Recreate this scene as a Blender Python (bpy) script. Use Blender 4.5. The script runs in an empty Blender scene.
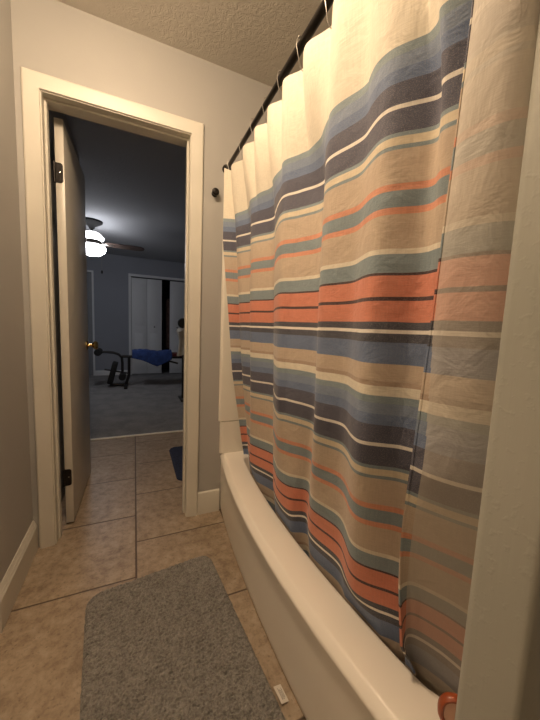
import bpy, bmesh, math, random
from mathutils import Vector, Matrix, noise
random.seed(7)
C = bpy.context.scene.collection
S = bpy.context.scene
PI = math.pi

# ------------------------------------------------------------------ camera
F_PX = 301.787
YAW, PITCH, ROLL, CAM_Z = 0.4237, 0.1045, 0.0417, 1.0937
fw = Vector((math.sin(YAW)*math.cos(PITCH), math.cos(YAW)*math.cos(PITCH), -math.sin(PITCH)))
r0 = Vector((math.cos(YAW), -math.sin(YAW), 0)); u0 = r0.cross(fw)
rt = r0*math.cos(ROLL) + u0*math.sin(ROLL); up = u0*math.cos(ROLL) - r0*math.sin(ROLL)
cd = bpy.data.cameras.new('camera'); cam = bpy.data.objects.new('camera', cd); C.objects.link(cam)
cd.sensor_fit = 'VERTICAL'; cd.sensor_height = 24; cd.lens = F_PX/720*24; cd.clip_start = 0.02
cam.matrix_world = Matrix(((rt.x, up.x, -fw.x, 0), (rt.y, up.y, -fw.y, 0), (rt.z, up.z, -fw.z, CAM_Z), (0, 0, 0, 1)))
S.camera = cam

# ------------------------------------------------------------------ world, exposure
w = bpy.data.worlds.new('world'); S.world = w; w.use_nodes = True
w.node_tree.nodes['Background'].inputs[0].default_value = (0.5, 0.5, 0.5, 1)
w.node_tree.nodes['Background'].inputs[1].default_value = 0.0
S.view_settings.view_transform = 'Standard'; S.view_settings.look = 'None'
S.view_settings.exposure = 0.0; S.view_settings.gamma = 1.0; S.view_settings.use_curve_mapping = False
LAMP = (-.12, 0.80, 2.33)          # bathroom ceiling lamp, just above the frame
LAMP_STRENGTH = 132.0
FILL_STRENGTH = 42.0  # added fill lamp for the curtain flap and wing wall
LAMP_COLOR = (1.0, 0.735, 0.49)
FAN_STRENGTH = 24.0
FAN_COLOR = (0.95, 0.95, 1.0)

# ------------------------------------------------------------------ materials
def srgb(r, g, b):
    f = lambda c: (c/255)/12.92 if c <= 10 else (((c/255)+.055)/1.055)**2.4
    return (f(r), f(g), f(b))
class NT:
    def __init__(s, name):
        s.m = bpy.data.materials.new(name); s.m.use_nodes = True
        s.t = s.m.node_tree; s.n = s.t.nodes; s.b = s.n['Principled BSDF']
    def node(s, typ, **kw):
        n = s.n.new(typ)
        for k, v in kw.items(): setattr(n, k, v)
        return n
    def link(s, a, b): s.t.links.new(a, b)
    def math(s, op, a, b=None, c=None):
        n = s.node('ShaderNodeMath', operation=op)
        for i, v in enumerate((a, b, c)):
            if v is None: continue
            if isinstance(v, (int, float)): n.inputs[i].default_value = v
            else: s.link(v, n.inputs[i])
        return n.outputs[0]
    def coord(s, out='Object'): return s.node('ShaderNodeTexCoord').outputs[out]
    def noise(s, vec, scale, detail=3, rough=.55, dist=0):
        n = s.node('ShaderNodeTexNoise'); s.link(vec, n.inputs['Vector'])
        n.inputs['Scale'].default_value = scale; n.inputs['Detail'].default_value = detail
        n.inputs['Roughness'].default_value = rough; n.inputs['Distortion'].default_value = dist
        return n.outputs[0]
    def ramp(s, fac, stops, interp='LINEAR'):
        n = s.node('ShaderNodeValToRGB'); r = n.color_ramp; r.interpolation = interp
        while len(r.elements) < len(stops): r.elements.new(0.5)
        for e, (p, c) in zip(r.elements, stops):
            e.position = p; e.color = (*c, 1)
        s.link(fac, n.inputs[0]); return n.outputs[0]
    def mix(s, fac, a, b, mode='MIX'):
        n = s.node('ShaderNodeMix', data_type='RGBA', blend_type=mode)
        for i, v in ((0, fac), (6, a), (7, b)):
            if isinstance(v, (int, float)): n.inputs[i].default_value = v
            elif isinstance(v, tuple): n.inputs[i].default_value = (*v, 1)
            else: s.link(v, n.inputs[i])
        return n.outputs[2]
    def bump(s, h, strength, dist=.01):
        n = s.node('ShaderNodeBump'); s.link(h, n.inputs['Height'])
        n.inputs['Strength'].default_value = strength; n.inputs['Distance'].default_value = dist
        s.link(n.outputs[0], s.b.inputs['Normal'])
    def base(s, c, rough=.5, metal=0):
        if isinstance(c, tuple): s.b.inputs['Base Color'].default_value = (*c, 1)
        else: s.link(c, s.b.inputs['Base Color'])
        s.b.inputs['Roughness'].default_value = rough; s.b.inputs['Metallic'].default_value = metal
def plain(name, col, rough=.5, metal=0, nscale=0, namt=.08, bscale=0, bstr=.2, bdist=.002):
    t = NT(name)
    if nscale:
        f = t.noise(t.coord(), nscale, 4)
        d = tuple(max(0, c*(1-namt)) for c in col); l = tuple(min(1, c*(1+namt)) for c in col)
        t.base(t.ramp(f, [(.3, d), (.7, l)]), rough, metal)
    else: t.base(col, rough, metal)
    if bscale: t.bump(t.noise(t.coord(), bscale, 3), bstr, bdist)
    return t.m
M = {}
M['wall'] = plain('wall_paint', (.375, .365, .34), .55, nscale=2, namt=.03, bscale=90, bstr=.10, bdist=.004)
def lumpy():
    t = NT('thick_wall_paint'); c = t.coord()
    mp = t.node('ShaderNodeMapping'); t.link(c, mp.inputs[0]); mp.inputs['Scale'].default_value = (120, 120, 6)
    st = t.noise(mp.outputs[0], 1, 3); lu = t.noise(c, 70, 2)
    t.base(t.ramp(t.noise(c, 4, 4), [(.3, (.345, .345, .295)), (.7, (.385, .38, .33))]), .5)
    t.bump(t.math('ADD', t.math('MULTIPLY', st, .5), t.ramp(lu, [(.58, (0, 0, 0)), (.75, (1, 1, 1))])), .10, .006); return t.m
M['wall_lumpy'] = lumpy()
M['trim'] = plain('cream_trim_paint', (.60, .575, .50), .42, nscale=6, namt=.03, bscale=30, bstr=.05, bdist=.003)
M['door'] = plain('door_paint', (.58, .555, .49), .35, nscale=5, namt=.03, bscale=60, bstr=.05, bdist=.002)
M['tub'] = plain('tub_enamel', (.80, .75, .665), .38)
M['surround'] = plain('surround_acrylic', (.74, .70, .61), .22)
M['bronze'] = plain('dark_bronze', (.018, .015, .013), .32, .6)
M['brass'] = plain('polished_brass', (.75, .53, .22), .2, 1)
M['wire'] = plain('hook_steel', (.42, .40, .37), .4, 1)
M['bed_wall'] = plain('bedroom_wall_paint', (.29, .305, .345), .7, nscale=2, namt=.03)
M['bed_white'] = plain('bedroom_white_paint', (.72, .73, .74), .5)
M['grey_door'] = plain('grey_door_paint', (.26, .27, .285), .6)
M['black'] = plain('black_steel', (.012, .012, .013), .45)
M['foam'] = plain('black_foam', (.010, .010, .010), .9)
M['pad'] = plain('dark_red_vinyl', (.11, .014, .018), .45)
M['blue'] = plain('blue_terry', (.022, .052, .19), .95, nscale=20, namt=.3, bscale=60, bstr=.5, bdist=.01)
M['cloth'] = plain('pale_cloth', (.40, .37, .32), .95, nscale=10, namt=.15)
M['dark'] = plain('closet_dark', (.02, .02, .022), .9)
M['brown_cloth'] = plain('brown_cloth', (.10, .055, .045), .95, nscale=14, namt=.4)
M['dark_cloth'] = plain('dark_cloth', (.02, .018, .024), .95)
M['blade'] = plain('fan_blade_wood', (.075, .05, .04), .45, nscale=12, namt=.3)
M['navy_mat'] = plain('navy_pile', (.018, .027, .065), .98, nscale=60, namt=.4, bscale=160, bstr=.7, bdist=.01)
M['strip'] = plain('threshold_metal', (.80, .76, .68), .4, 0)
M['tag'] = plain('white_tag', (.62, .58, .52), .8)
M['tagprint'] = plain('tag_print', (.16, .15, .14), .8)
M['orange'] = plain('orange_plastic', (.30, .065, .02), .35)
M['pale'] = plain('pale_bristle', (.58, .35, .25), .8)
M['screw'] = plain('screw_steel', (.8, .8, .78), .25, 1)

def ceiling_mat(name, col):
    t = NT(name); c = t.coord()
    n = t.noise(c, 38, 4, .6, 1.2); n2 = t.noise(c, 110, 2)
    t.base(col, .9)
    h = t.math('ADD', t.math('MULTIPLY', t.ramp(n, [(.42, (0, 0, 0)), (.56, (1, 1, 1))]), .8), t.math('MULTIPLY', n2, .3))
    t.bump(h, .32, .006); return t.m
M['ceiling'] = ceiling_mat('knockdown_ceiling', (.62, .585, .52))
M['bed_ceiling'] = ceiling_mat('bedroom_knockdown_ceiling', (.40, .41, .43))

def tile_mat():
    t = NT('beige_stone_tile'); sx = t.node('ShaderNodeSeparateXYZ'); co = t.coord(); t.link(co, sx.inputs[0])
    T = .4601
    cx = t.math('DIVIDE', t.math('SUBTRACT', sx.outputs[0], .0015), T)
    col = t.math('FLOOR', cx)
    odd = t.math('FLOORED_MODULO', col, 2)
    off = t.math('MULTIPLY', t.math('SUBTRACT', 1, odd), .5)
    cy = t.math('ADD', t.math('DIVIDE', t.math('SUBTRACT', sx.outputs[1], 1.3131), T), off)
    row = t.math('FLOOR', cy)
    def edge(v):
        f = t.math('FRACT', v)
        return t.math('MINIMUM', f, t.math('SUBTRACT', 1, f))
    d = t.math('MINIMUM', edge(cx), edge(cy))
    g = t.ramp(d, [(.0060, (1, 1, 1)), (.0100, (0, 0, 0))])
    cb = t.node('ShaderNodeCombineXYZ')
    t.link(t.math('ADD', sx.outputs[0], t.math('MULTIPLY', row, 3.7)), cb.inputs[0])
    t.link(t.math('ADD', sx.outputs[1], t.math('MULTIPLY', col, 5.3)), cb.inputs[1])
    v = cb.outputs[0]
    a = t.noise(v, 5, 6, .65, .5); b = t.noise(v, 26, 5, .7); c = t.noise(v, 90, 3)
    c1 = t.ramp(a, [(.32, (.19, .142, .098)), (.5, (.31, .24, .17)), (.70, (.42, .34, .25))])
    c2 = t.ramp(b, [(.36, (.145, .10, .066)), (.5, (.31, .24, .165)), (.68, (.45, .375, .285))])
    cc = t.mix(.5, c1, c2)
    pit = t.ramp(c, [(.30, (.45, .42, .38)), (.42, (1, 1, 1))])
    cc = t.mix(.6, cc, pit, 'MULTIPLY')
    cc = t.mix(g, cc, (.075, .048, .03))
    t.base(cc, .42)
    h = t.math('SUBTRACT', t.math('MULTIPLY', b, .25), t.math('MULTIPLY', g, 1.0))
    t.bump(h, .35, .004); return t.m
M['tile'] = tile_mat()
def carpet_mat():
    t = NT('grey_carpet'); c = t.coord()
    a = t.noise(c, 5, 5, .6, .4); b = t.noise(c, 90, 3)
    cc = t.mix(.5, t.ramp(a, [(.35, (.155, .155, .165)), (.65, (.29, .285, .28))]), t.ramp(b, [(.3, (.14, .14, .145)), (.7, (.29, .285, .28))]))
    t.base(cc, 1); t.bump(b, .8, .02); return t.m
M['carpet'] = carpet_mat()
def mat_pile():
    t = NT('grey_mat_pile'); c = t.coord()
    a = t.noise(c, 9, 5, .65, .8); b = t.noise(c, 150, 3, .6); mid = t.noise(c, 45, 3)
    c1 = t.ramp(a, [(.32, (.13, .125, .118)), (.68, (.30, .285, .26))])
    c2 = t.ramp(b, [(.36, (.10, .094, .086)), (.64, (.40, .375, .335))])
    c3 = t.ramp(mid, [(.38, (.12, .113, .103)), (.62, (.36, .335, .30))])
    t.base(t.mix(.5, t.mix(.5, c1, c3), c2), 1)
    t.b.inputs['Sheen Weight'].default_value = .15
    t.bump(t.math('ADD', b, t.math('MULTIPLY', mid, 1.6)), 1.0, .014); return t.m
M['pile'] = mat_pile()

# striped curtain cloth: the print repeats every 0.685 m of height
NAVY, CHAR, BLUE = (.092, .094, .135), (.075, .080, .105), (.150, .205, .33)
BLUE2 = (.215, .275, .38); GG = (.245, .315, .345); ORG = (.72, .26, .165); ORG2 = (.72, .32, .20)
TAN = (.58, .465, .35); TAN2 = (.46, .345, .255); CREAM = (.80, .735, .60); WHITE = (.90, .85, .76); CREAM2 = (.74, .64, .47); LINE = (.075, .04, .045)
PERIOD = .685
ZS = [(1.645, GG), (1.629, BLUE2), (1.607, BLUE), (1.581, NAVY), (1.541, WHITE), (1.535, NAVY), (1.488, GG), (1.480, CREAM2),
      (1.464, GG), (1.456, TAN), (1.392, ORG2), (1.378, GG), (1.347, ORG2), (1.334, TAN), (1.267, CREAM), (1.257, GG),
      (1.218, LINE), (1.213, ORG), (1.169, LINE), (1.163, ORG), (1.118, CHAR), (1.102, WHITE), (1.096, CHAR), (1.077, BLUE),
      (1.031, TAN), (.994, TAN2), (.982, CREAM)]
def curtain_mat(name, fade):
    t = NT(name); uv = t.node('ShaderNodeUVMap', uv_map='cloth').outputs[0]
    sx = t.node('ShaderNodeSeparateXYZ'); t.link(uv, sx.inputs[0])
    z = sx.outputs[1]
    wob = t.math('MULTIPLY', t.math('SUBTRACT', t.noise(uv, 6, 2), .5), .006)
    zz = t.math('ADD', z, wob)
    ph = t.math('FRACT', t.math('DIVIDE', t.math('ADD', t.math('SUBTRACT', 1.645, zz), PERIOD*3), PERIOD))
    stops = [((1.645-a)/PERIOD, c) for a, c in ZS]
    col = t.ramp(ph, stops, 'CONSTANT')
    col = t.mix(t.math('GREATER_THAN', zz, 1.645), col, CREAM)
    # woven look: fine weft lines and slub
    mp = t.node('ShaderNodeMapping'); t.link(uv, mp.inputs[0]); mp.inputs['Scale'].default_value = (40, 420, 1)
    weft = t.noise(mp.outputs[0], 1, 2)
    mp2 = t.node('ShaderNodeMapping'); t.link(uv, mp2.inputs[0]); mp2.inputs['Scale'].default_value = (300, 22, 1)
    warp = t.noise(mp2.outputs[0], 1, 2)
    mp3 = t.node('ShaderNodeMapping'); t.link(uv, mp3.inputs[0]); mp3.inputs['Scale'].default_value = (420, 560, 1)
    weave = t.math('ADD', t.math('MULTIPLY', weft, .55), t.math('MULTIPLY', warp, .45))
    col = t.mix(.55, col, t.ramp(weave, [(.30, (.62, .62, .62)), (.70, (1.0, 1.0, 1.0))]), 'MULTIPLY')
    fleck = t.math('MULTIPLY', t.ramp(t.noise(mp3.outputs[0], 1, 1), [(.52, (0, 0, 0)), (.62, (1, 1, 1))]), .15)
    col = t.mix(fleck, col, (.62, .58, .52))
    if fade: col = t.mix(t.math('ADD', fade, t.math('MULTIPLY', t.math('SMOOTH_MIN', t.math('MAXIMUM', t.math('SUBTRACT', z, 1.18), 0), .25, .05), 1.45)), col, (.56, .515, .445))
    t.base(col, .8)
    t.b.inputs['Sheen Weight'].default_value = .1
    crease = t.noise(uv, 18, 3, .6, .6)
    t.bump(t.math('ADD', t.math('MULTIPLY', crease, 1.0), t.math('MULTIPLY', weave, .12)), .35, .012)
    return t.m
M['curtain_front'] = curtain_mat('striped_curtain_print', 0)
M['curtain_back'] = curtain_mat('striped_curtain_reverse', .54)

def emit(name, col, strength):
    t = NT(name); t.base((.8, .8, .8), .4)
    t.b.inputs['Emission Color'].default_value = (*col, 1); t.b.inputs['Emission Strength'].default_value = strength
    return t.m
M['lamp'] = emit('lit_lamp_glass', LAMP_COLOR, LAMP_STRENGTH)
M['fill'] = emit('lit_fill_glass', LAMP_COLOR, FILL_STRENGTH)
M['fan_upper'] = emit('lit_fan_upper_glass', FAN_COLOR, FAN_STRENGTH*.3)
M['fan_glass'] = emit('lit_fan_glass', FAN_COLOR, FAN_STRENGTH)

# ------------------------------------------------------------------ mesh helpers
WL = {}
class MB:
    def __init__(s): s.v = []; s.f = []; s.mi = []
    def add(s, vs, fs, mi=0):
        o = len(s.v); s.v += [Vector(p) for p in vs]; s.f += [tuple(i+o for i in f) for f in fs]; s.mi += [mi]*len(fs); return s
    def bm_add(s, bm, mi=0):
        bm.verts.index_update(); s.add([v.co.copy() for v in bm.verts], [[v.index for v in f.verts] for f in bm.faces], mi); bm.free(); return s
    def box(s, x0, x1, y0, y1, z0, z1, bev=0, rot=None, mi=0):
        bm = bmesh.new(); bmesh.ops.create_cube(bm, size=1)
        for v in bm.verts:
            v.co = Vector(((v.co.x+.5)*(x1-x0)+x0, (v.co.y+.5)*(y1-y0)+y0, (v.co.z+.5)*(z1-z0)+z0))
        if bev: bmesh.ops.bevel(bm, geom=bm.edges[:], offset=bev, segments=2, profile=.5, affect='EDGES')
        if rot: bmesh.ops.transform(bm, matrix=rot, verts=bm.verts)
        return s.bm_add(bm, mi)
    def tube(s, pts, r, seg=12, cap=True, mi=0):
        pts = [Vector(p) for p in pts]; n = len(pts); rs = r if isinstance(r, (list, tuple)) else [r]*n
        vs, fs = [], []; prev = None
        for i, p in enumerate(pts):
            t = (pts[min(i+1, n-1)]-pts[max(i-1, 0)]).normalized()
            if prev is None:
                a = Vector((0, 0, 1)) if abs(t.z) < .9 else Vector((1, 0, 0)); u = t.cross(a).normalized()
            else: u = (prev - t*prev.dot(t)).normalized()
            prev = u; v = t.cross(u)
            for k in range(seg):
                an = 2*PI*k/seg; vs.append(p+(u*math.cos(an)+v*math.sin(an))*rs[i])
        for i in range(n-1):
            for k in range(seg):
                a, b = i*seg+k, i*seg+(k+1) % seg; fs.append((a, b, b+seg, a+seg))
        if cap: fs += [tuple(reversed(range(seg))), tuple(range((n-1)*seg, n*seg))]
        return s.add(vs, fs, mi)
    def lathe(s, prof, c, seg=32, axis='z', mi=0):
        vs, fs = [], []; n = len(prof)
        for r, h in prof:
            for k in range(seg):
                a = 2*PI*k/seg; p = (r*math.cos(a), r*math.sin(a), h)
                if axis == 'y': p = (p[0], p[2], p[1])
                if axis == 'x': p = (p[2], p[0], p[1])
                vs.append(Vector(p)+Vector(c))
        for i in range(n-1):
            for k in range(seg):
                a, b = i*seg+k, i*seg+(k+1) % seg; fs.append((a, b, b+seg, a+seg))
        fs += [tuple(range(seg)), tuple(range((n-1)*seg, n*seg))]
        return s.add(vs, fs, mi)
    def loops(s, lps, close=True, cap0=False, cap1=False, mi=0):
        n = len(lps[0]); vs = [p for l in lps for p in l]; fs = []
        for i in range(len(lps)-1):
            for k in range(n if close else n-1):
                a, b = i*n+k, i*n+(k+1) % n; fs.append((a, b, b+n, a+n))
        if cap0: fs.append(tuple(range(n)))
        if cap1: fs.append(tuple(range((len(lps)-1)*n, len(lps)*n)))
        return s.add(vs, fs, mi)
    def build(s, name, mat, parent=None, origin=None, smooth=35, recalc=True):
        if parent is not None: o0 = WL[parent]
        elif origin is not None: o0 = Vector(origin)
        else: o0 = Vector((0, 0, 0))
        me = bpy.data.meshes.new(name); me.from_pydata([v-o0 for v in s.v], [], s.f)
        mats = mat if isinstance(mat, (list, tuple)) else [mat]
        for m in mats: me.materials.append(m)
        me.polygons.foreach_set('material_index', s.mi)
        if recalc:
            bm = bmesh.new(); bm.from_mesh(me); bmesh.ops.recalc_face_normals(bm, faces=bm.faces); bm.to_mesh(me); bm.free()
        if smooth:
            me.polygons.foreach_set('use_smooth', [True]*len(me.polygons)); me.set_sharp_from_angle(angle=math.radians(smooth))
        o = bpy.data.objects.new(name, me); C.objects.link(o)
        if parent is not None: o.parent = parent
        else: o.location = o0
        WL[o] = o0; return o
def tag(o, label=None, cat=None, group=None, kind=None):
    for k, v in (('label', label), ('category', cat), ('group', group), ('kind', kind)):
        if v: o[k] = v
    return o
def thing(name, loc, label, cat, group=None, kind=None):
    o = bpy.data.objects.new(name, None); o.empty_display_size = .05; C.objects.link(o); o.location = loc; WL[o] = Vector(loc)
    return tag(o, label, cat, group, kind)
def struct(name, mb, mat, label, cat, **kw): return tag(mb.build(name, mat, **kw), label, cat, None, 'structure')
def lerp(a, b, t): return a+(b-a)*t
def sm(a, b, x):
    t = min(1, max(0, (x-a)/(b-a))); return t*t*(3-2*t)
def cubic(pts, n):                       # Catmull-Rom through control tuples, uniform in index
    out = []; m = len(pts)-1
    for k in range(n+1):
        f = k/n*m; i = min(int(f), m-1); t = f-i
        p = [pts[max(i-1, 0)], pts[i], pts[i+1], pts[min(i+2, m)]]
        out.append(tuple(.5*((2*b)+(-a+c)*t+(2*a-5*b+4*c-d)*t*t+(-a+3*b-3*c+d)*t**3) for a, b, c, d in zip(*p)))
    return out

# ------------------------------------------------------------------ setting
D, D2 = 1.6691, 1.7891                      # bathroom face and hall face of the door wall
XL, ZC = -.4446, 2.4135
OX0, OX1, OZ = -.354, .262, 2.045           # door opening
BX0, BX1, BYF = -2.3, 2.4, 6.9              # hall and bedroom box
YN, XR, XLL, WING0, WING1, WX = -1.25, 1.24, -1.5, .168, .2457, .44

struct('floor', MB().box(BX0-.1, BX1+.1, YN-.1, 3.115, -.08, 0), M['tile'], 'beige stone-look tile floor in a brick pattern', 'floor', smooth=0)
struct('floor_carpet', MB().box(BX0-.1, BX1+.1, 3.115, BYF+.75, -.08, .006), M['carpet'], 'grey carpet of the room beyond the tiles', 'floor', smooth=0)
struct('ceiling', MB().box(XLL-.1, XR+.1, YN-.1, D+.06, ZC, ZC+.08), M['ceiling'], 'textured beige bathroom ceiling', 'ceiling', smooth=0)
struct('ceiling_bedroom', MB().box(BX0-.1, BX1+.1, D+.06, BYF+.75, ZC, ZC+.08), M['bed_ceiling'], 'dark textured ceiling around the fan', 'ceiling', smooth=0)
wb = MB()
wb.box(BX0, OX0-.014, D, D2, 0, ZC).box(OX1+.014, BX1, D, D2, 0, ZC).box(OX0-.014, OX1+.014, D, D2, OZ+.014, ZC)
struct('wall_back', wb, M['wall'], 'beige painted wall around the doorway', 'wall', smooth=0)
YC = 1.243
struct('wall_left', MB().box(XL-.12, XL, YC, D, 0, ZC), M['wall'], 'short grey-beige wall left of the doorway', 'wall', smooth=0)
struct('wall_alcove', MB().box(XLL-.1, XL-.12, YC, YC+.1, 0, ZC).box(XLL-.1, XLL, YN, YC, 0, ZC), M['wall'], 'beige wall of the alcove to the left', 'wall', smooth=0)
struct('wall_front', MB().box(XLL-.1, XR+.1, YN-.1, YN, 0, ZC), M['wall'], 'beige wall facing the doorway', 'wall', smooth=0)
struct('wall_right', MB().box(XR, XR+.1, YN, D, 0, ZC), M['wall'], 'beige wall behind the bathtub', 'wall', smooth=0)
# thickly painted wing wall at the near end of the tub, rounded corner bead
wg = MB(); R = .008
prof = [(XR, WING0), (WX+R, WING0)]
for k in range(1, 6): a = PI/2*k/5; prof.append((WX+R-R*math.sin(a), WING0+R-R*math.cos(a)))
R2 = .014
for k in range(0, 6): a = PI/2*k/5; prof.append((WX+R2-R2*math.cos(a), WING1-R2+R2*math.sin(a)))
prof.append((XR, WING1))
nz = 40
wg.loops([[Vector((x, y, ZC*i/nz)) for x, y in prof] for i in range(nz+1)], True, True, True)
struct('wall_wing', wg, M['wall_lumpy'], 'thickly painted end of the wall at the near end of the tub', 'wall', smooth=40)

# bedroom shell
struct('wall_hall_left', MB().box(-.52, -.405, D2, 3.05, 0, ZC), M['wall'], 'wall behind the open bathroom door', 'wall', smooth=0)
struct('wall_bedroom_left', MB().box(BX0-.1, BX0, D2, BYF, 0, ZC), M['bed_wall'], 'blue-grey side wall of the bedroom', 'wall', smooth=0)
struct('wall_bedroom_right', MB().box(BX1, BX1+.1, D2, BYF, 0, ZC), M['bed_wall'], 'blue-grey wall on the right of the bedroom', 'wall', smooth=0)
CX0, CX1, CZ = -.06, 1.50, 2.03             # closet opening in the far wall
HX0, HX1 = -1.53, -.757                      # second door of the bedroom
wf = MB()
wf.box(BX0, HX0, BYF, BYF+.1, 0, ZC).box(HX0, HX1, BYF, BYF+.1, 2.03, ZC).box(HX1, CX0, BYF, BYF+.1, 0, ZC)
wf.box(CX0, CX1, BYF, BYF+.1, CZ, ZC).box(CX1, BX1, BYF, BYF+.1, 0, ZC)
struct('wall_bedroom_far', wf, M['bed_wall'], 'blue-grey far wall of the bedroom beside the closet', 'wall', smooth=0)
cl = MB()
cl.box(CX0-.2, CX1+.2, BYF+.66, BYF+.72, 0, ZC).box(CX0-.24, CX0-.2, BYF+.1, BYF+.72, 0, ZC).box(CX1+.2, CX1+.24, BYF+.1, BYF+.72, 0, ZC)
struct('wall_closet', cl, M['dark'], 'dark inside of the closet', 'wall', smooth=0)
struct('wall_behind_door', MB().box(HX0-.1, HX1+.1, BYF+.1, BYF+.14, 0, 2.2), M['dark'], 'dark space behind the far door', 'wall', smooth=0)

# ---- trim
def casing(mb, x0, x1, zt, cw, y, d, prof):
    # mitred casing round an opening: prof = (distance from the inner edge, projection)
    n = len(prof); lps = []
    for s_, pt in enumerate(((x0, 0), (x0, zt), (x1, zt), (x1, 0))):
        lp = []
        for e, p in prof:
            sx = -1 if s_ < 2 else 1; sz = 1 if s_ in (1, 2) else 0
            lp.append(Vector((pt[0]+sx*e, y+d*p, pt[1]+sz*e)))
        lps.append(lp)
    return mb.loops(lps, True, True, True)
CP = [(0, 0), (0, .007), (.002, .009), (.012, .0105), (.030, .0135), (.046, .0160), (.054, .0165), (.0585, .0145), (.0608, .010), (.0608, 0)]
fr = MB(); casing(fr, -.3587, .2660, 2.0492, .0608, D, -1, CP)
casing(fr, -.3587, .2660, 2.0492, .0608, D2, 1, CP)
tr = struct('trim_1', fr, M['trim'], 'cream painted door casing with mitred corners', 'door frame', smooth=25)
jb = MB()
jb.box(OX0-.014, OX0, D-.001, D2+.001, 0, OZ+.014).box(OX1, OX1+.014, D-.001, D2+.001, 0, OZ+.014).box(OX0, OX1, D-.001, D2+.001, OZ, OZ+.014)
jb.build('door_jamb', M['trim'], tr, smooth=0)
st = MB()
st.box(OX0, OX0+.010, D+.035, D+.072, 0, OZ, .002).box(OX1-.010, OX1, D+.035, D+.072, 0, OZ, .002).box(OX0+.01, OX1-.01, D+.035, D+.072, OZ-.010, OZ, .002)
st.build('door_stop', M['trim'], tr, smooth=0)

def base_profile(h, t): return [(0, 0), (t, 0), (t, h-.030), (t-.002, h-.026), (t-.0035, h-.025), (t-.006, h-.016), (t-.008, h-.015), (t-.012, h-.004), (.003, h), (0, h)]
bl = MB(); hp = base_profile(.142, .0175)
bl.loops([[Vector((XL+e, D-.0005, z)) for e, z in hp], [Vector((XL+e, YC-e, z)) for e, z in hp], [Vector((XLL, YC-e, z)) for e, z in hp]], True, True, True)
struct('baseboard_left', bl, M['trim'], 'cream moulded baseboard along the left wall', 'baseboard', smooth=25)
br = MB(); hp = [(0, 0), (.013, 0), (.013, .118), (.010, .128), (.004, .133), (0, .133)]
br.loops([[Vector((.3275, D-e, z)) for e, z in hp], [Vector((.4545, D-e, z)) for e, z in hp]], True, True, True)
struct('baseboard_back', br, M['trim'], 'short cream baseboard between the doorway and the tub', 'baseboard', smooth=25)
struct('trim_2', MB().box(BX0, BX1, 3.098, 3.128, 0, .010, .003), M['strip'], 'pale metal strip between the tiles and the carpet', 'threshold strip')
bf = MB(); hp = [(0, 0), (.013, 0), (.013, .09), (.006, .105), (0, .105)]
for a, b in ((BX0, HX0-.034), (HX1+.034, CX0-.055), (CX1+.055, BX1)):
    bf.loops([[Vector((a, BYF-e, z)) for e, z in hp], [Vector((b, BYF-e, z)) for e, z in hp]], True, True, True)
struct('baseboard_far', bf, M['bed_white'], 'white baseboard of the far bedroom wall', 'baseboard', smooth=25)
FP = [(0, 0), (0, .010), (.02, .014), (.05, .016), (.05, 0)]
struct('trim_3', casing(MB(), CX0, CX1, CZ, .05, BYF, -1, FP), M['bed_white'], 'white casing round the closet opening', 'door frame', smooth=25)
struct('trim_4', casing(MB(), HX0, HX1, 2.03, .06, BYF, -1, [(e*.66, p) for e, p in FP]), M['bed_white'], 'white casing of the far bedroom door', 'door frame', smooth=25)

# ---- bathroom door, standing open into the hall
TH = math.atan2(.010, .61)
def door_xf(p):                              # local: x = across thickness (0 = face towards the opening), y = along leaf, z
    c, s_ = math.cos(TH), math.sin(TH)
    return Vector((-.303+p[0]*c+p[1]*s_, 1.810+p[1]*c-p[0]*s_, p[2]))
DM = Matrix(((math.cos(TH), math.sin(TH), 0, -.303), (-math.sin(TH), math.cos(TH), 0, 1.810), (0, 0, 1, 0), (0, 0, 0, 1)))
door = thing('door_1', (-.303, 1.81, 0), 'cream flush bathroom door standing open into the hall', 'door', kind='structure')
MB().box(-.036, 0, 0, .61, .012, 2.030, .0015, DM).build('door_leaf', M['door'], door)
for z in (1.787, .267):
    h = MB(); pts = []
    bm = bmesh.new(); bmesh.ops.create_cube(bm, size=1)
    for v in bm.verts: v.co = Vector((-.0205+v.co.x*.031, -.0014+v.co.y*.0024, z+v.co.z*.090))
    es = [e for e in bm.edges if abs(e.verts[0].co.x-e.verts[1].co.x) < 1e-6 and abs(e.verts[0].co.z-e.verts[1].co.z) < 1e-6 and e.verts[0].co.x > -.01]
    bmesh.ops.bevel(bm, geom=es, offset=.012, segments=4, profile=.5, affect='EDGES')
    bmesh.ops.transform(bm, matrix=DM, verts=bm.verts); h.bm_add(bm)
    hx = door_xf((-.040, -.003, 0))
    h.tube([(hx.x, hx.y, z-.046), (hx.x, hx.y, z+.046)], .0055, 12)
    ho = h.build('hinge', M['bronze'], door)
    sc = MB()
    p = door_xf((-.018, -.0026, z+.002)); sc.lathe([(.0005, -.0016), (.0032, -.0008), (.0036, .0006)], p, 12, 'y')
    sc.build('screw', M['screw'], ho)
kn = MB(); kc = door_xf((0, .545, .93))
kn.lathe([(.032, 0), (.032, .004), (.026, .008), (.012, .010), (.011, .030), (.018, .036), (.027, .044), (.029, .054), (.024, .064), (.012, .068)], kc, 28, 'x')
kc2 = door_xf((-.036, .545, .93))
kn.lathe([(.032, 0), (.032, -.004), (.026, -.008), (.012, -.010), (.011, -.030), (.018, -.036), (.027, -.044), (.029, -.054), (.024, -.064), (.012, -.068)], kc2, 28, 'x')
tag(kn.build('door_knob', M['brass'], door), 'brass round door knob')

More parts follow.
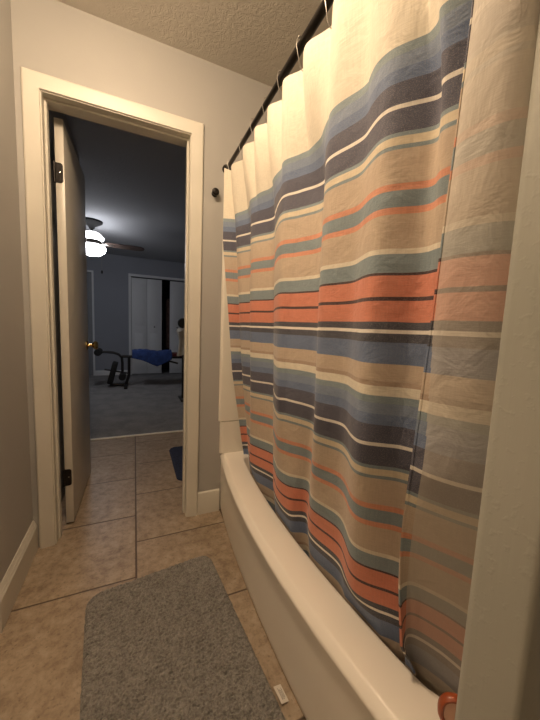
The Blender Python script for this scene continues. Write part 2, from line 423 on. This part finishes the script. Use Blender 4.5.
# ---- bedroom doors
def leaf(mb, x0, x1, y, z0, z1, mi=0):
    mb.box(x0, x1, y, y+.03, z0, z1, .002)
    wdt = x1-x0
    for a, b in ((z0+.12, z0+.86), (z0+1.02, z1-.12)):
        mb.box(x0+.05, x1-.05, y-.006, y+.01, a, b, .005)
def bifold(name, xs, label, knobs):
    t = thing(name, ((xs[0]+xs[-1])/2, BYF+.03, 0), label, 'closet door', kind='structure')
    for a, b in zip(xs[:-1], xs[1:]):
        m = MB(); leaf(m, a+.002, b-.002, BYF+.02, .02, 2.01); m.build('door_panel', M['bed_white'], t)
    for kx in knobs: MB().lathe([(.006, 0), (.006, -.012), (.014, -.018), (.014, -.026), (.006, -.030)], (kx, BYF+.016, 1.02), 14, 'y').build('knob', M['bronze'], t)
    return t
bifold('door_2', [CX0+.003, .239, .535], 'pair of white folding closet panels left of the dark gap', [.385])
bifold('door_3', [.697, 1.0, 1.30], 'white folding closet panels right of the dark gap', [.85])
d4 = thing('door_4', ((HX0+HX1)/2, BYF+.03, 0), 'grey panelled far bedroom door behind the open bathroom door', 'door', kind='structure')
m = MB(); leaf(m, HX0+.004, HX1-.004, BYF+.03, .012, 2.026); m.build('door_leaf', M['grey_door'], d4)
MB().lathe([(.028, 0), (.028, -.006), (.01, -.01), (.01, -.03), (.026, -.04), (.024, -.06), (.01, -.064)], (HX0+.07, BYF+.03, .93), 18, 'y').build('door_knob', M['brass'], d4)

# ------------------------------------------------------------------ bathtub with bowed front
TY0, TY1, TZ = WING1+.001, D-.001, .355
def bow(y): return max(0, 1-((y-.95)/.715)**2)
def xo(y): return .456-.066*bow(y)
def xb(y): return .464-.044*bow(y)
def xi(y): return xo(y)+.128
XB = XR-.001
NY, NE = 48, 10
def rect_loop(xf, xback, y0, y1, z):
    lp = []
    for k in range(NY): y = lerp(y0, y1, k/NY); lp.append(Vector((xf(y), y, z)))
    for k in range(NE): lp.append(Vector((lerp(xf(y1), xback, k/NE), y1, z)))
    for k in range(NY): lp.append(Vector((xback, lerp(y1, y0, k/NY), z)))
    for k in range(NE): lp.append(Vector((lerp(xback, xf(y0), k/NE), y0, z)))
    return lp
def soften(lp, it):
    for _ in range(it):
        n = len(lp); lp = [lp[i]*.5+(lp[i-1]+lp[(i+1) % n])*.25 for i in range(n)]
    return lp
tub = thing('bathtub', ((.39+XB)/2, (TY0+TY1)/2, 0), 'cream bathtub with a bowed front apron behind the grey mat', 'bathtub')
O = lambda f, z, d=0: rect_loop(lambda y: f(y)+d, XB, TY0, TY1, z)
rim = MB()
lps = [O(xb, .308, -.004), O(xo, .322, .010), O(xo, .327, .001), O(xo, .333, 0), O(xo, .338, .0015), O(xo, .341, .004), O(xo, .3515, .0185), O(xo, .3540, .0225), O(xo, TZ, .028)]
def inner(d, y0, y1, xbk, z, it): return soften(rect_loop(lambda y: xi(y)+d, xbk, y0, y1, z), it)
lps += [inner(-.012, TY0+.055, TY1-.060, XB-.05, TZ, 3), inner(-.004, TY0+.062, TY1-.067, XB-.056, TZ-.003, 4), inner(0, TY0+.066, TY1-.072, XB-.06, TZ-.012, 5),
        inner(.015, TY0+.10, TY1-.09, XB-.075, .22, 8), inner(.04, TY0+.15, TY1-.12, XB-.10, .10, 12), inner(.09, TY0+.22, TY1-.18, XB-.15, .065, 14), inner(.2, TY0+.5, TY1-.5, XB-.26, .055, 14)]
rim.loops(lps, True, False, True)
rim.build('basin', M['tub'], tub, smooth=50)
ap = MB()
ap.loops([[Vector((xb(lerp(TY0, TY1, k/NY))+d, lerp(TY0, TY1, k/NY), z)) for k in range(NY+1)] for d, z in ((.010, 0), (.002, .012), (0, .03), (-.004, .308))], False)
ap.build('apron', M['tub'], tub, smooth=50)

# tub surround: end panel on the door wall, back panel and near panel
sur = thing('tub_surround', (.8, D, TZ), 'glossy cream surround panels rising from the tub rim on the wall', 'tub surround')
def end_panel(z0, z1, xe, t, y, d):
    prof = [(0, 0)] + [(.03*(1-math.cos(a*PI/12))*.6, t*math.sin(a*PI/12)) for a in range(1, 7)] + [(XR-.012-xe, t), (XR-.012-xe, 0)]
    return MB().loops([[Vector((xe+e, y+d*(p+.001), z)) for e, p in prof] for z in (z0, z0+.006, z1-.006, z1)], True, True, True)
end_panel(.548, 1.89, .440, .016, D, -1).build('end_panel', M['surround'], sur, smooth=40)
end_panel(TZ+.001, .544, .449, .019, D, -1).build('tub_flange', M['surround'], sur, smooth=40)
MB().box(XR-.016, XR-.001, WING1+.02, D-.02, TZ+.002, 1.89, .004).build('back_panel', M['surround'], sur)
MB().box(.60, XR-.018, WING1+.001, WING1+.014, TZ+.002, 1.89, .004).build('near_panel', M['surround'], sur)

# ------------------------------------------------------------------ curtain rod, hooks, curtain
RX, RZ = .452, 1.925
rod = thing('shower_curtain_rod', (RX, 1.0, RZ), 'dark bronze shower curtain rod spanning above the tub', 'curtain rod')
MB().tube([(RX, .9, RZ), (RX, 1.655, RZ)], .0105, 16).build('inner_tube', M['bronze'], rod)
MB().tube([(RX, WING1+.013, RZ), (RX, 1.02, RZ)], .0130, 16).build('outer_tube', M['bronze'], rod)
for y, d in ((D-.0005, -1), (WING1+.0005, 1)):
    MB().lathe([(.024, 0), (.024, d*.008), (.020, d*.016), (.016, d*.020), (.013, d*.028)], (RX, y, RZ), 24, 'y').build('end_flange', M['bronze'], rod)

RINGS = [1.585, 1.403, 1.254, 1.127, .998, .866, .723, .585, .450, .335]
EDGES = [1.62] + RINGS + [.20]
def bulge(y):
    for a, b in zip(EDGES[:-1], EDGES[1:]):
        if b <= y <= a: return math.sin(PI*((y-b)/(a-b))**1.7)**.9
    return 0
TOP = [(1.585, .420), (1.572, .455), (1.555, .490), (1.488, .464), (1.382, .502), (1.285, .467), (1.172, .512), (1.10, .495), (.975, .460), (.904, .489), (.815, .521),
       (.715, .463), (.60, .480), (.51, .464), (.437, .519), (.405, .498), (.33, .525), (.250, .49), (.2495, .449), (.268, .433), (.305, .431), (.326, .438)]
MID = [(1.580, .488), (1.578, .520), (1.562, .553), (1.475, .510), (1.378, .528), (1.288, .491), (1.177, .548), (1.096, .515), (.944, .461), (.90, .482), (.79, .514),
       (.70, .466), (.62, .495), (.508, .453), (.452, .518), (.38, .545), (.31, .555), (.255, .550), (.263, .520), (.295, .489), (.34, .465), (.376, .462)]
LOW = [(1.600, .566), (1.598, .585), (1.575, .600), (1.48, .560), (1.40, .545), (1.33, .524), (1.175, .572), (1.09, .530), (1.0, .508), (.92, .515), (.88, .563),
       (.785, .525), (.66, .543), (.55, .509), (.47, .566), (.43, .61), (.37, .65), (.31, .665), (.30, .62), (.375, .597), (.424, .565), (.399, .513)]
NU, NV = 420, 130
PT, PM, PL = (cubic(p, NU) for p in (TOP, MID, LOW))
PIN = [((a[0]), max(a[1]+.012, xi(a[0])+.010)) for a in PL]
PBOT = [(a[0], max(a[1]+.03, xi(a[0])+.045)) for a in PIN]
PTOP = []
for i, (y, x) in enumerate(PT):
    f = i/NU
    PTOP.append((y, lerp(x-.004, .466-.026*bulge(y), sm(.03, .12, f)) if f < .80 else lerp(x, .452, .5)))
ZT, ZB = 1.868, .13
def cpos(i, z):
    if z >= 1.538:
        k = sm(1.50, 1.86, z); a, b = PT[i], PTOP[i]
        if z > 1.538: return (lerp(a[0], b[0], k), lerp(a[1], b[1], k))
        return a
    if z >= .853: a, b, k = PM[i], PT[i], (z-.853)/(1.538-.853)
    elif z >= .434: a, b, k = PL[i], PM[i], (z-.434)/(.853-.434)
    elif z >= .345: a, b, k = PIN[i], PL[i], (z-.345)/(.434-.345)
    else: a, b, k = PBOT[i], PIN[i], (z-ZB)/(.345-ZB)
    return (lerp(a[0], b[0], k), lerp(a[1], b[1], k))
grid = []; arc = [0]
for i in range(1, NU+1): arc.append(arc[-1]+math.hypot(PM[i][0]-PM[i-1][0], PM[i][1]-PM[i-1][1]))
for j in range(NV+1):
    z = lerp(ZT, ZB, j/NV); row = []
    for i in range(NU+1):
        y, x = cpos(i, z)
        if i > NU*.93 and .434 < z < .853: y += .015*math.sin(PI*(z-.434)/.419)*(i/NU-.93)/.07
        y = min(y, D-.03)
        nx = noise.noise(Vector((arc[i]*7, z*2.2, 1.3)))*.0045 + noise.noise(Vector((arc[i]*22, z*9, 4.1)))*.0012
        dz = .014*bulge(y)*sm(1.62, 1.868, z)*(1 if i < NU*.8 else .3)
        if i < 26: dz += .022*sm(1.7, 1.868, z)*(1-i/26)
        row.append(Vector((x+nx, y, z+dz)))
    grid.append(row)
def gnorm(j, i):
    a = grid[j][min(i+1, NU)]-grid[j][max(i-1, 0)]; b = grid[min(j+1, NV)][i]-grid[max(j-1, 0)][i]
    n = a.cross(b); return n.normalized() if n.length > 1e-9 else Vector((-1, 0, 0))
HEMI = max(i for i in range(NU) if arc[NU]-arc[i] > .0035)
def hem_w(z): return lerp(.023, .0045, sm(.85, 1.22, z))
sgn = 1 if gnorm(40, 100).x < 0 else -1      # front normal points at the room on the main sheet
th = .0009
def curtain_part(i0, i1, name, parent, origin, th_, mats, backmat):
    vs, fs, mi, uvs = [], [], [], []
    n = i1-i0+1
    for side in (1, -1):
        for j in range(NV+1):
            for i in range(i0, i1+1): vs.append(grid[j][i]+gnorm(j, i)*sgn*th_*side); uvs.append((arc[i], lerp(ZT, ZB, j/NV)))
    off = (NV+1)*n
    for j in range(NV):
        for i in range(n-1):
            a = j*n+i
            fs.append((a, a+1, a+1+n, a+n)); mi.append(0)
            fs.append((off+a+n, off+a+1+n, off+a+1, off+a)); mi.append(0 if arc[NU]-arc[i0+i+1] < hem_w(lerp(ZT, ZB, j/NV)) else backmat)
    for j in range(NV):
        for i in (0, n-1):
            a = j*n+i; fs.append((a, a+n, off+a+n, off+a)); mi.append(0)
    for i in range(n-1):
        for j in (0, NV):
            a = j*n+i; fs.append((a, a+1, off+a+1, off+a)); mi.append(0)
    me = bpy.data.meshes.new(name); o0 = Vector(origin) if parent is None else WL[parent]
    me.from_pydata([v-o0 for v in vs], [], fs)
    for m_ in mats: me.materials.append(m_)
    me.polygons.foreach_set('material_index', mi); me.polygons.foreach_set('use_smooth', [True]*len(fs))
    ul = me.uv_layers.new(name='cloth')
    for l in me.loops: ul.data[l.index].uv = uvs[l.vertex_index]
    me.set_sharp_from_angle(angle=math.radians(60))
    o = bpy.data.objects.new(name, me); C.objects.link(o); WL[o] = o0
    if parent is None: o.location = o0
    else: o.parent = parent
    return o
cur = curtain_part(0, HEMI, 'shower_curtain', None, (.5, .9, ZB), th, [M['curtain_front'], M['curtain_back']], 1)
tag(cur, 'shower curtain with orange, navy, blue, tan and cream stripes hanging inside the tub', 'shower curtain')
tag(curtain_part(HEMI, NU, 'side_hem', cur, None, .0022, [M['curtain_front']], 0), 'narrow folded hem along the near edge of the curtain')

# hooks
ORD = ['first', 'second', 'third', 'fourth', 'fifth', 'sixth', 'seventh', 'eighth', 'ninth', 'tenth']
def make_hook():
    h = thing('curtain_hook', (RX, 0, RZ), None, 'curtain hook', 'steel hooks on the curtain rod')
    mb = MB(); pts = []
    for k in range(15):
        a = math.radians(-70+250*k/14); pts.append((RX-.0165*math.cos(a)*1.0, 0, RZ+.0165*math.sin(a)))
    pts = [(RX+.018, 0, RZ-.060), (RX+.004, 0, RZ-.072), (RX-.006, 0, RZ-.060), (RX-.012, .0, RZ-.035)] + pts[0:0] + [(RX-.0185, 0, RZ-.012)] + [(RX-.0175*math.cos(math.radians(a)), 0, RZ+.0175*math.sin(math.radians(a))) for a in range(0, 200, 20)] + [(RX+.010, 0, RZ-.022)]
    mb.tube(pts, .0013, 8).build('wire', M['wire'], h)
    bd = MB()
    for a in (55, 90, 125):
        bd.lathe([(.0005, -.0036), (.0030, -.0022), (.0038, 0), (.0030, .0022), (.0005, .0036)], (RX-.0178*math.cos(math.radians(a)), 0, RZ+.0178*math.sin(math.radians(a))), 10, 'y')
    bd.build('roller_beads', M['wire'], h)
    return h
h0 = make_hook()
for i, y in enumerate(RINGS[:9]):
    if i == 0: h = h0
    else:
        h = h0.copy(); C.objects.link(h)
        for ch in list(h0.children):
            c = ch.copy(); C.objects.link(c); c.parent = h
    h.location = (RX, y, RZ)
    h['label'] = '%s steel curtain hook on the dark rod, counted from the doorway wall' % ORD[i]

# robe hook on the door wall
rh = thing('robe_hook', (.390, D, 1.789), 'small dark bronze robe hook on the wall right of the doorway', 'hook')
MB().lathe([(.016, 0), (.016, -.003), (.013, -.006), (.006, -.006), (.005, -.020)], (.390, D, 1.789), 24, 'y').build('backplate', M['bronze'], rh)
MB().lathe([(.006, -.014), (.014, -.018), (.0185, -.024), (.019, -.029), (.015, -.035), (.006, -.038)], (.390, D, 1.791), 24, 'y').build('knob', M['bronze'], rh)

# ------------------------------------------------------------------ bath mat
MC = Vector((.070, 1.302, 0)); MA = math.radians(-6.0); MW, ML = .505, .80
e1 = Vector((math.cos(-MA*1.12), math.sin(-MA*1.12), 0)); e2 = Vector((.088, -.996, 0)).normalized()
def mpos(u, v): return MC + e1*u + e2*v
mat = MB(); nx_, ny_ = 190, 300; vs = []; fs = []
def rr(u, v, hw, y0, y1, r):
    # inside distance of a rounded rectangle
    qx = abs(u)-(hw-r); qy = abs(v-(y0+y1)/2)-((y1-y0)/2-r)
    return r-(math.hypot(max(qx, 0), max(qy, 0))+min(max(qx, qy), 0))
def squash(u, v, hw, L, r):
    # map unit square to rounded rectangle by pulling corners in
    x, y = u*hw, (v-.5)*L
    cx, cy = hw-r, L/2-r
    if abs(x) > cx and abs(y) > cy:
        dx, dy = abs(x)-cx, abs(y)-cy; m_ = max(dx, dy); l = math.hypot(dx, dy)
        if l > 0: dx, dy = dx*m_/l, dy*m_/l
        x, y = math.copysign(cx+dx, x), math.copysign(cy+dy, y)
    return x, y+L/2
for j in range(ny_+1):
    for i in range(nx_+1):
        u, v = squash(2*i/nx_-1, j/ny_, MW/2, ML, .055)
        dd = max(0, rr(u, v, MW/2, 0, ML, .055))
        p = mpos(u, v)
        hgt = .017*min(1, math.sqrt(min(1, dd/.012)))
        wu = u+noise.noise(Vector((u*28, v*28, 5)))*.012; wv = v+noise.noise(Vector((u*28, v*28, 9)))*.012
        row_ = math.floor(wv/.015); tuft = abs(math.sin(PI*wv/.015))**.6*abs(math.sin(PI*(wu/.021+.5*(row_ % 2))))**.6
        hgt += (noise.noise(Vector((u*110, v*110, 0)))*.0022 + noise.noise(Vector((u*50, v*40, 3)))*.003 + (tuft-.55)*.0060)*min(1, dd/.008)
        wob = noise.noise(Vector((u*60, v*60, 7)))*.002
        vs.append(Vector((p.x+wob, p.y+wob, max(.001, hgt))))
for j in range(ny_):
    for i in range(nx_):
        a = j*(nx_+1)+i; fs.append((a, a+1, a+nx_+2, a+nx_+1))
mat.add(vs, fs)
bm_o = tag(mat.build('bath_mat', M['pile'], None, mpos(0, ML/2), smooth=80), 'grey fluffy bath mat on the tiles beside the tub', 'bath mat')
tg = MB(); tp = Vector((.394, .694, .007)); tm = Matrix.Translation(tp) @ Matrix.Rotation(math.radians(5), 4, 'Z') @ Matrix.Rotation(math.radians(14), 4, 'Y')
tg.box(-.012, .014, -.024, .024, -.0006, .0006, 0, tm)
tgo = tag(tg.build('care_tag', M['tag'], bm_o, smooth=0), 'white care tag sticking out from the mat edge')
pr = MB()
for k, (a, b) in enumerate(((-.016, .016), (-.014, .012), (-.016, .010), (-.012, .015))): pr.box(-.003+k*.0035, -.0018+k*.0035, a, b, .0006, .0009, 0, tm)
pr.build('tag_print', M['tagprint'], tgo, smooth=0)

# navy mat in the hall
nm = MB(); vs = []; fs = []; n1, n2 = 50, 50
for j in range(n2+1):
    for i in range(n1+1):
        u, v = squash(2*i/n1-1, j/n2, .27, .61, .05)
        dd = max(0, rr(u, v, .27, 0, .61, .05))
        vs.append(Vector((.538+u, 2.08+v, max(.001, .016*min(1, math.sqrt(min(1, dd/.012)))+noise.noise(Vector((u*60, v*60, 0)))*.003*min(1, dd/.01)))))
for j in range(n2):
    for i in range(n1):
        a = j*(n1+1)+i; fs.append((a, a+1, a+n1+2, a+n1+1))
tag(nm.add(vs, fs).build('bath_mat', M['navy_mat'], None, (.538, 2.385, 0), smooth=80), 'dark navy mat on the hall tiles past the doorway', 'bath mat')

# orange rimmed scrubber standing on the tub rim
sb = thing('bath_scrubber', (.535, .292, TZ), 'rounded orange-brown scrubber with a pale face on the tub rim corner', 'scrubber')
fr_n = Vector((-.62, -.78, 0)); sd = Vector((.78, -.62, 0)); ctr = Vector((.548, .300, TZ+.034))
ring = [ctr + sd*(.024*math.copysign(abs(math.cos(a))**.8, math.cos(a))) + Vector((0, 0, .028*math.copysign(abs(math.sin(a))**.8, math.sin(a)))) for a in [2*PI*k/32 for k in range(32)]]
rg = MB(); vs, fs = [], []
for k, p in enumerate(ring):
    o_ = (p-ctr).normalized()
    for q in range(10):
        a = 2*PI*q/10; vs.append(p + o_*.0055*math.cos(a) + fr_n*.0085*math.sin(a))
for k in range(32):
    for q in range(10):
        fs.append((k*10+q, k*10+(q+1) % 10, ((k+1) % 32)*10+(q+1) % 10, ((k+1) % 32)*10+q))
rg.add(vs, fs).build('rim', M['orange'], sb)
fc = MB(); lps = []
for s_, d in ((.97, -.004), (.97, .003), (.80, .006), (.4, .0075), (.05, .008)): lps.append([ctr+(p-ctr)*s_+fr_n*d for p in ring])
fc.loops(lps, True, True, True).build('pad', M['pale'], sb)

# ------------------------------------------------------------------ bathroom lamp (just above the frame)
lt = thing('ceiling_light', (LAMP[0], LAMP[1], ZC), 'round flush ceiling light over the bathroom floor', 'ceiling light')
MB().lathe([(.12, ZC), (.12, ZC-.02), (.105, ZC-.03)], (LAMP[0], LAMP[1], 0), 40).build('mount', M['bed_white'], lt)
MB().lathe([(.115, ZC-.028), (.118, ZC-.05), (.108, ZC-.085), (.085, ZC-.112), (.05, ZC-.128), (.01, ZC-.133)], (LAMP[0], LAMP[1], 0), 40).build('glass_dome', M['lamp'], lt)

# vanity light bar added out of view on the alcove wall to brighten the curtain
vl = thing('fill_light', (XLL, -.30, 2.0), 'added three globe vanity light bar on the alcove wall', 'fill light')
MB().box(XLL+.001, XLL+.03, -.65, .05, 1.95, 2.05, .006).build('backplate', M['bronze'], vl)
for y in (-.55, -.30, -.05):
    ar = MB().tube([(XLL+.028, y, 2.0), (XLL+.075, y, 2.0)], .012, 10).build('arm', M['bronze'], vl)
    MB().lathe([(.004, -.062), (.035, -.052), (.058, -.022), (.062, 0), (.058, .022), (.035, .052), (.004, .062)], (XLL+.136, y, 2.0), 24, 'x').build('glass_globe', M['fill'], ar)

# ------------------------------------------------------------------ bedroom: ceiling fan
FX, FY = -.515, 4.8
fan = thing('ceiling_fan', (FX, FY, ZC), 'dark bladed ceiling fan with a lit white glass bowl', 'ceiling fan')
P = lambda prof: MB().lathe(prof, (FX, FY, 0), 36)
P([(.135, ZC), (.13, ZC-.02), (.09, ZC-.045), (.045, ZC-.07), (.03, ZC-.10)]).build('canopy', M['foam'], fan)
P([(.016, ZC-.09), (.016, 2.28)]).build('downrod', M['bronze'], fan)
P([(.03, 2.285), (.05, 2.275), (.05, 2.268)]).build('upper_cap', M['bronze'], fan)
P([(.05, 2.268), (.085, 2.262), (.115, 2.240), (.145, 2.205), (.140, 2.178), (.10, 2.168)]).build('upper_glass', M['fan_upper'], fan)
P([(.08, 2.167), (.115, 2.160), (.115, 2.112), (.08, 2.105)]).build('motor_housing', M['bronze'], fan)
P([(.11, 2.104), (.155, 2.092), (.168, 2.062), (.155, 2.02), (.11, 1.985), (.05, 1.965), (.008, 1.962)]).build('light_bowl', M['fan_glass'], fan)
for k in range(3):
    a = math.radians(1+120*k); c, s_ = math.cos(a), math.sin(a)
    xf = Matrix.Translation((FX, FY, 2.135)) @ Matrix.Rotation(a, 4, 'Z') @ Matrix.Rotation(math.radians(-13), 4, 'X')
    b = MB(); top = []
    outl = [(.16, -.045), (.26, -.058), (.50, -.068), (.60, -.062), (.64, -.035), (.65, 0), (.64, .035), (.60, .062), (.50, .068), (.26, .058), (.16, .045)]
    b.loops([[xf @ Vector((x, y, z)) for x, y in outl] for z in (-.004, .004)], True, True, True)
    bo = b.build('blade', M['blade'], fan, smooth=30)
    MB().box(.115, .26, -.018, .018, -.012, -.005, .002, xf).build('bracket', M['wire'], bo)
ch = MB().tube([(FX+.122, FY-.135, 2.10), (FX+.123, FY-.135, 1.76)], .0022, 6)
co = ch.build('pull_chain', M['wire'], fan)
MB().lathe([(.002, 1.77), (.011, 1.76), (.013, 1.745), (.010, 1.725), (.002, 1.72)], (FX+.123, FY-.135, 0), 12).build('chain_weight', M['black'], co)

# ------------------------------------------------------------------ bedroom: weight bench, towel, stand
BY = 5.68
wbn = thing('weight_bench', (.35, BY, .006), 'black weight bench with a dark red pad and foam rollers on the carpet', 'weight bench')
MB().box(.02, 1.22, BY-.13, BY+.13, .525, .585, .018).build('pad', M['pad'], wbn)
MB().tube([(-.20, BY, .515), (.98, BY, .495)], .024, 10).build('frame_beam', M['black'], wbn)
MB().tube([(-.088, BY, .51), (-.090, BY, .20), (-.140, BY, .035)], .025, 10).build('front_leg', M['black'], wbn)
MB().tube([(.93, BY, .50), (1.02, BY, .035)], .025, 10).build('rear_leg', M['black'], wbn)
for x in (-.140, 1.02): MB().box(x-.025, x+.025, BY-.30, BY+.30, .006, .050, .006).build('foot_bar', M['black'], wbn)
lv = MB().tube([(-.56, BY, .592), (-.42, BY, .588), (-.33, BY, .580), (-.25, BY, .552), (-.20, BY, .50), (-.192, BY, .40), (-.192, BY, .18)], .022, 10).build('leg_lever', M['black'], wbn)
for x, z in ((-.545, .589), (-.192, .175)):
    MB().lathe([(.02, -.15), (.050, -.148), (.055, -.13), (.055, .13), (.050, .148), (.02, .15)], (x, BY, z), 18, 'y').build('foam_roller', M['foam'], lv)
bx = Matrix.Translation((-.338, BY-.02, .245)) @ Matrix.Rotation(math.radians(14), 4, 'Y')
MB().box(-.042, .042, -.12, .12, -.185, .18, .015, bx).build('slanted_pad', M['foam'], wbn)
MB().tube([(-.465, BY, .296), (-.30, BY, .265), (-.095, BY, .222)], .014, 8).build('cross_rod', M['black'], wbn)
MB().tube([(-.37, BY, .09), (-.38, BY, .035), (-.14, BY, .028)], .018, 8).build('floor_rail', M['black'], wbn)
MB().tube([(.50, BY-.15, .462), (.70, BY-.15, .405)], .016, 8).build('side_handle', M['black'], wbn)

tw = MB(); vs, fs = [], []; n1, n2 = 50, 36
secA = []
for i in range(n1+1):
    u = i/n1; x = lerp(-.04, .60, u)
    zb_ = lerp(.50, .37, min(1, u/.62)) if u < .62 else lerp(.37, .47, (u-.62)/.38)
    path = [(BY+.165, .50), (BY+.150, .585), (BY+.12, .607), (BY, .612), (BY-.12, .608), (BY-.150, .588), (BY-.165, .54), (BY-.172, zb_)]
    pp = cubic(path, n2)
    for j, (y, z) in enumerate(pp):
        nz_ = noise.noise(Vector((x*9, y*9, z*9)))*.018
        vs.append(Vector((x+noise.noise(Vector((z*12, y*8, x*3)))*.012, y-abs(nz_)*(.6 if y < BY-.13 else 0), z+abs(nz_)*1.2*(1 if z > .57 else .2)+.012*math.sin(u*7))))
for i in range(n1):
    for j in range(n2):
        a = i*(n2+1)+j; fs.append((a, a+1, a+n2+2, a+n2+1))
two = tw.add(vs, fs).build('towel', M['blue'], None, (.28, BY, .52), smooth=80)
tag(two, 'royal blue towel draped over the weight bench pad', 'towel')
md = two.modifiers.new('thickness', 'SOLIDIFY'); md.thickness = .008; md.offset = 1

SX, SY = .642, 4.47
stn = thing('weight_stand', (SX, SY, .006), 'black post with a round black disc on top, half hidden by the doorway', 'stand')
MB().tube([(SX, SY, .02), (SX, SY, 1.06)], .022, 12).build('post', M['black'], stn)
MB().lathe([(.02, -.03), (.065, -.028), (.072, -.015), (.072, .015), (.065, .028), (.02, .03)], (SX-.012, SY-.0, 1.115), 28, 'y').build('disc', M['black'], stn)
MB().box(SX-.05, SX+.25, SY-.16, SY+.16, .006, .03, .006).build('foot', M['black'], stn)
dc = MB(); lps = []
for k, (r, z) in enumerate(((.030, 1.045), (.070, 1.035), (.105, 1.00), (.085, .93), (.070, .84), (.085, .74), (.095, .66))):
    lps.append([Vector((SX+.008+r*(1+.16*math.sin(5*a+k*.5))*math.cos(a), SY+r*(1+.16*math.sin(5*a+k*.5))*math.sin(a), z+.012*math.sin(3*a))) for a in [2*PI*q/40 for q in range(40)]])
tag(dc.loops(lps, True, False, False).build('draped_cloth', M['cloth'], None, (SX, SY, .66), smooth=60), 'pale cloth hanging from the black post under the disc', 'cloth')

# clothes in the closet gap
def garment(x, y, w_, z0, z1, mat, label):
    mb = MB(); lps = []
    for z, wf_, d in ((z1, .12, .02), (z1-.03, .5, .05), (z1-.07, .95, .06), (z1-.3, .9, .06), (lerp(z0, z1, .4), .95, .055), (z0, 1.05, .06)):
        lps.append([Vector((x+d*math.cos(a)*(1+.2*math.sin(4*a)), y+w_*wf_*math.sin(a), z+.01*math.sin(5*a))) for a in [2*PI*q/32 for q in range(32)]])
    return tag(mb.loops(lps, True, True, True).build('hanging_garment', mat, None, (x, y, z0), smooth=60), label, 'clothes', 'clothes in the closet gap')
garment(.572, BYF+.36, .20, .45, 1.72, M['dark_cloth'], 'near-black garment hanging at the left of the closet gap')
garment(.70, BYF+.36, .20, .55, 1.66, M['brown_cloth'], 'dark reddish brown garment hanging at the right of the closet gap')
MB().tube([(CX0-.19, BYF+.36, 1.75), (CX1+.19, BYF+.36, 1.75)], .015, 10)
rl = MB().tube([(CX0-.199, BYF+.36, 1.74), (CX1+.199, BYF+.36, 1.74)], .015, 10).build('closet_rail', M['dark'], None, (.7, BYF+.36, 1.74))
tag(rl, 'dark hanging rail inside the dark closet', 'rail')
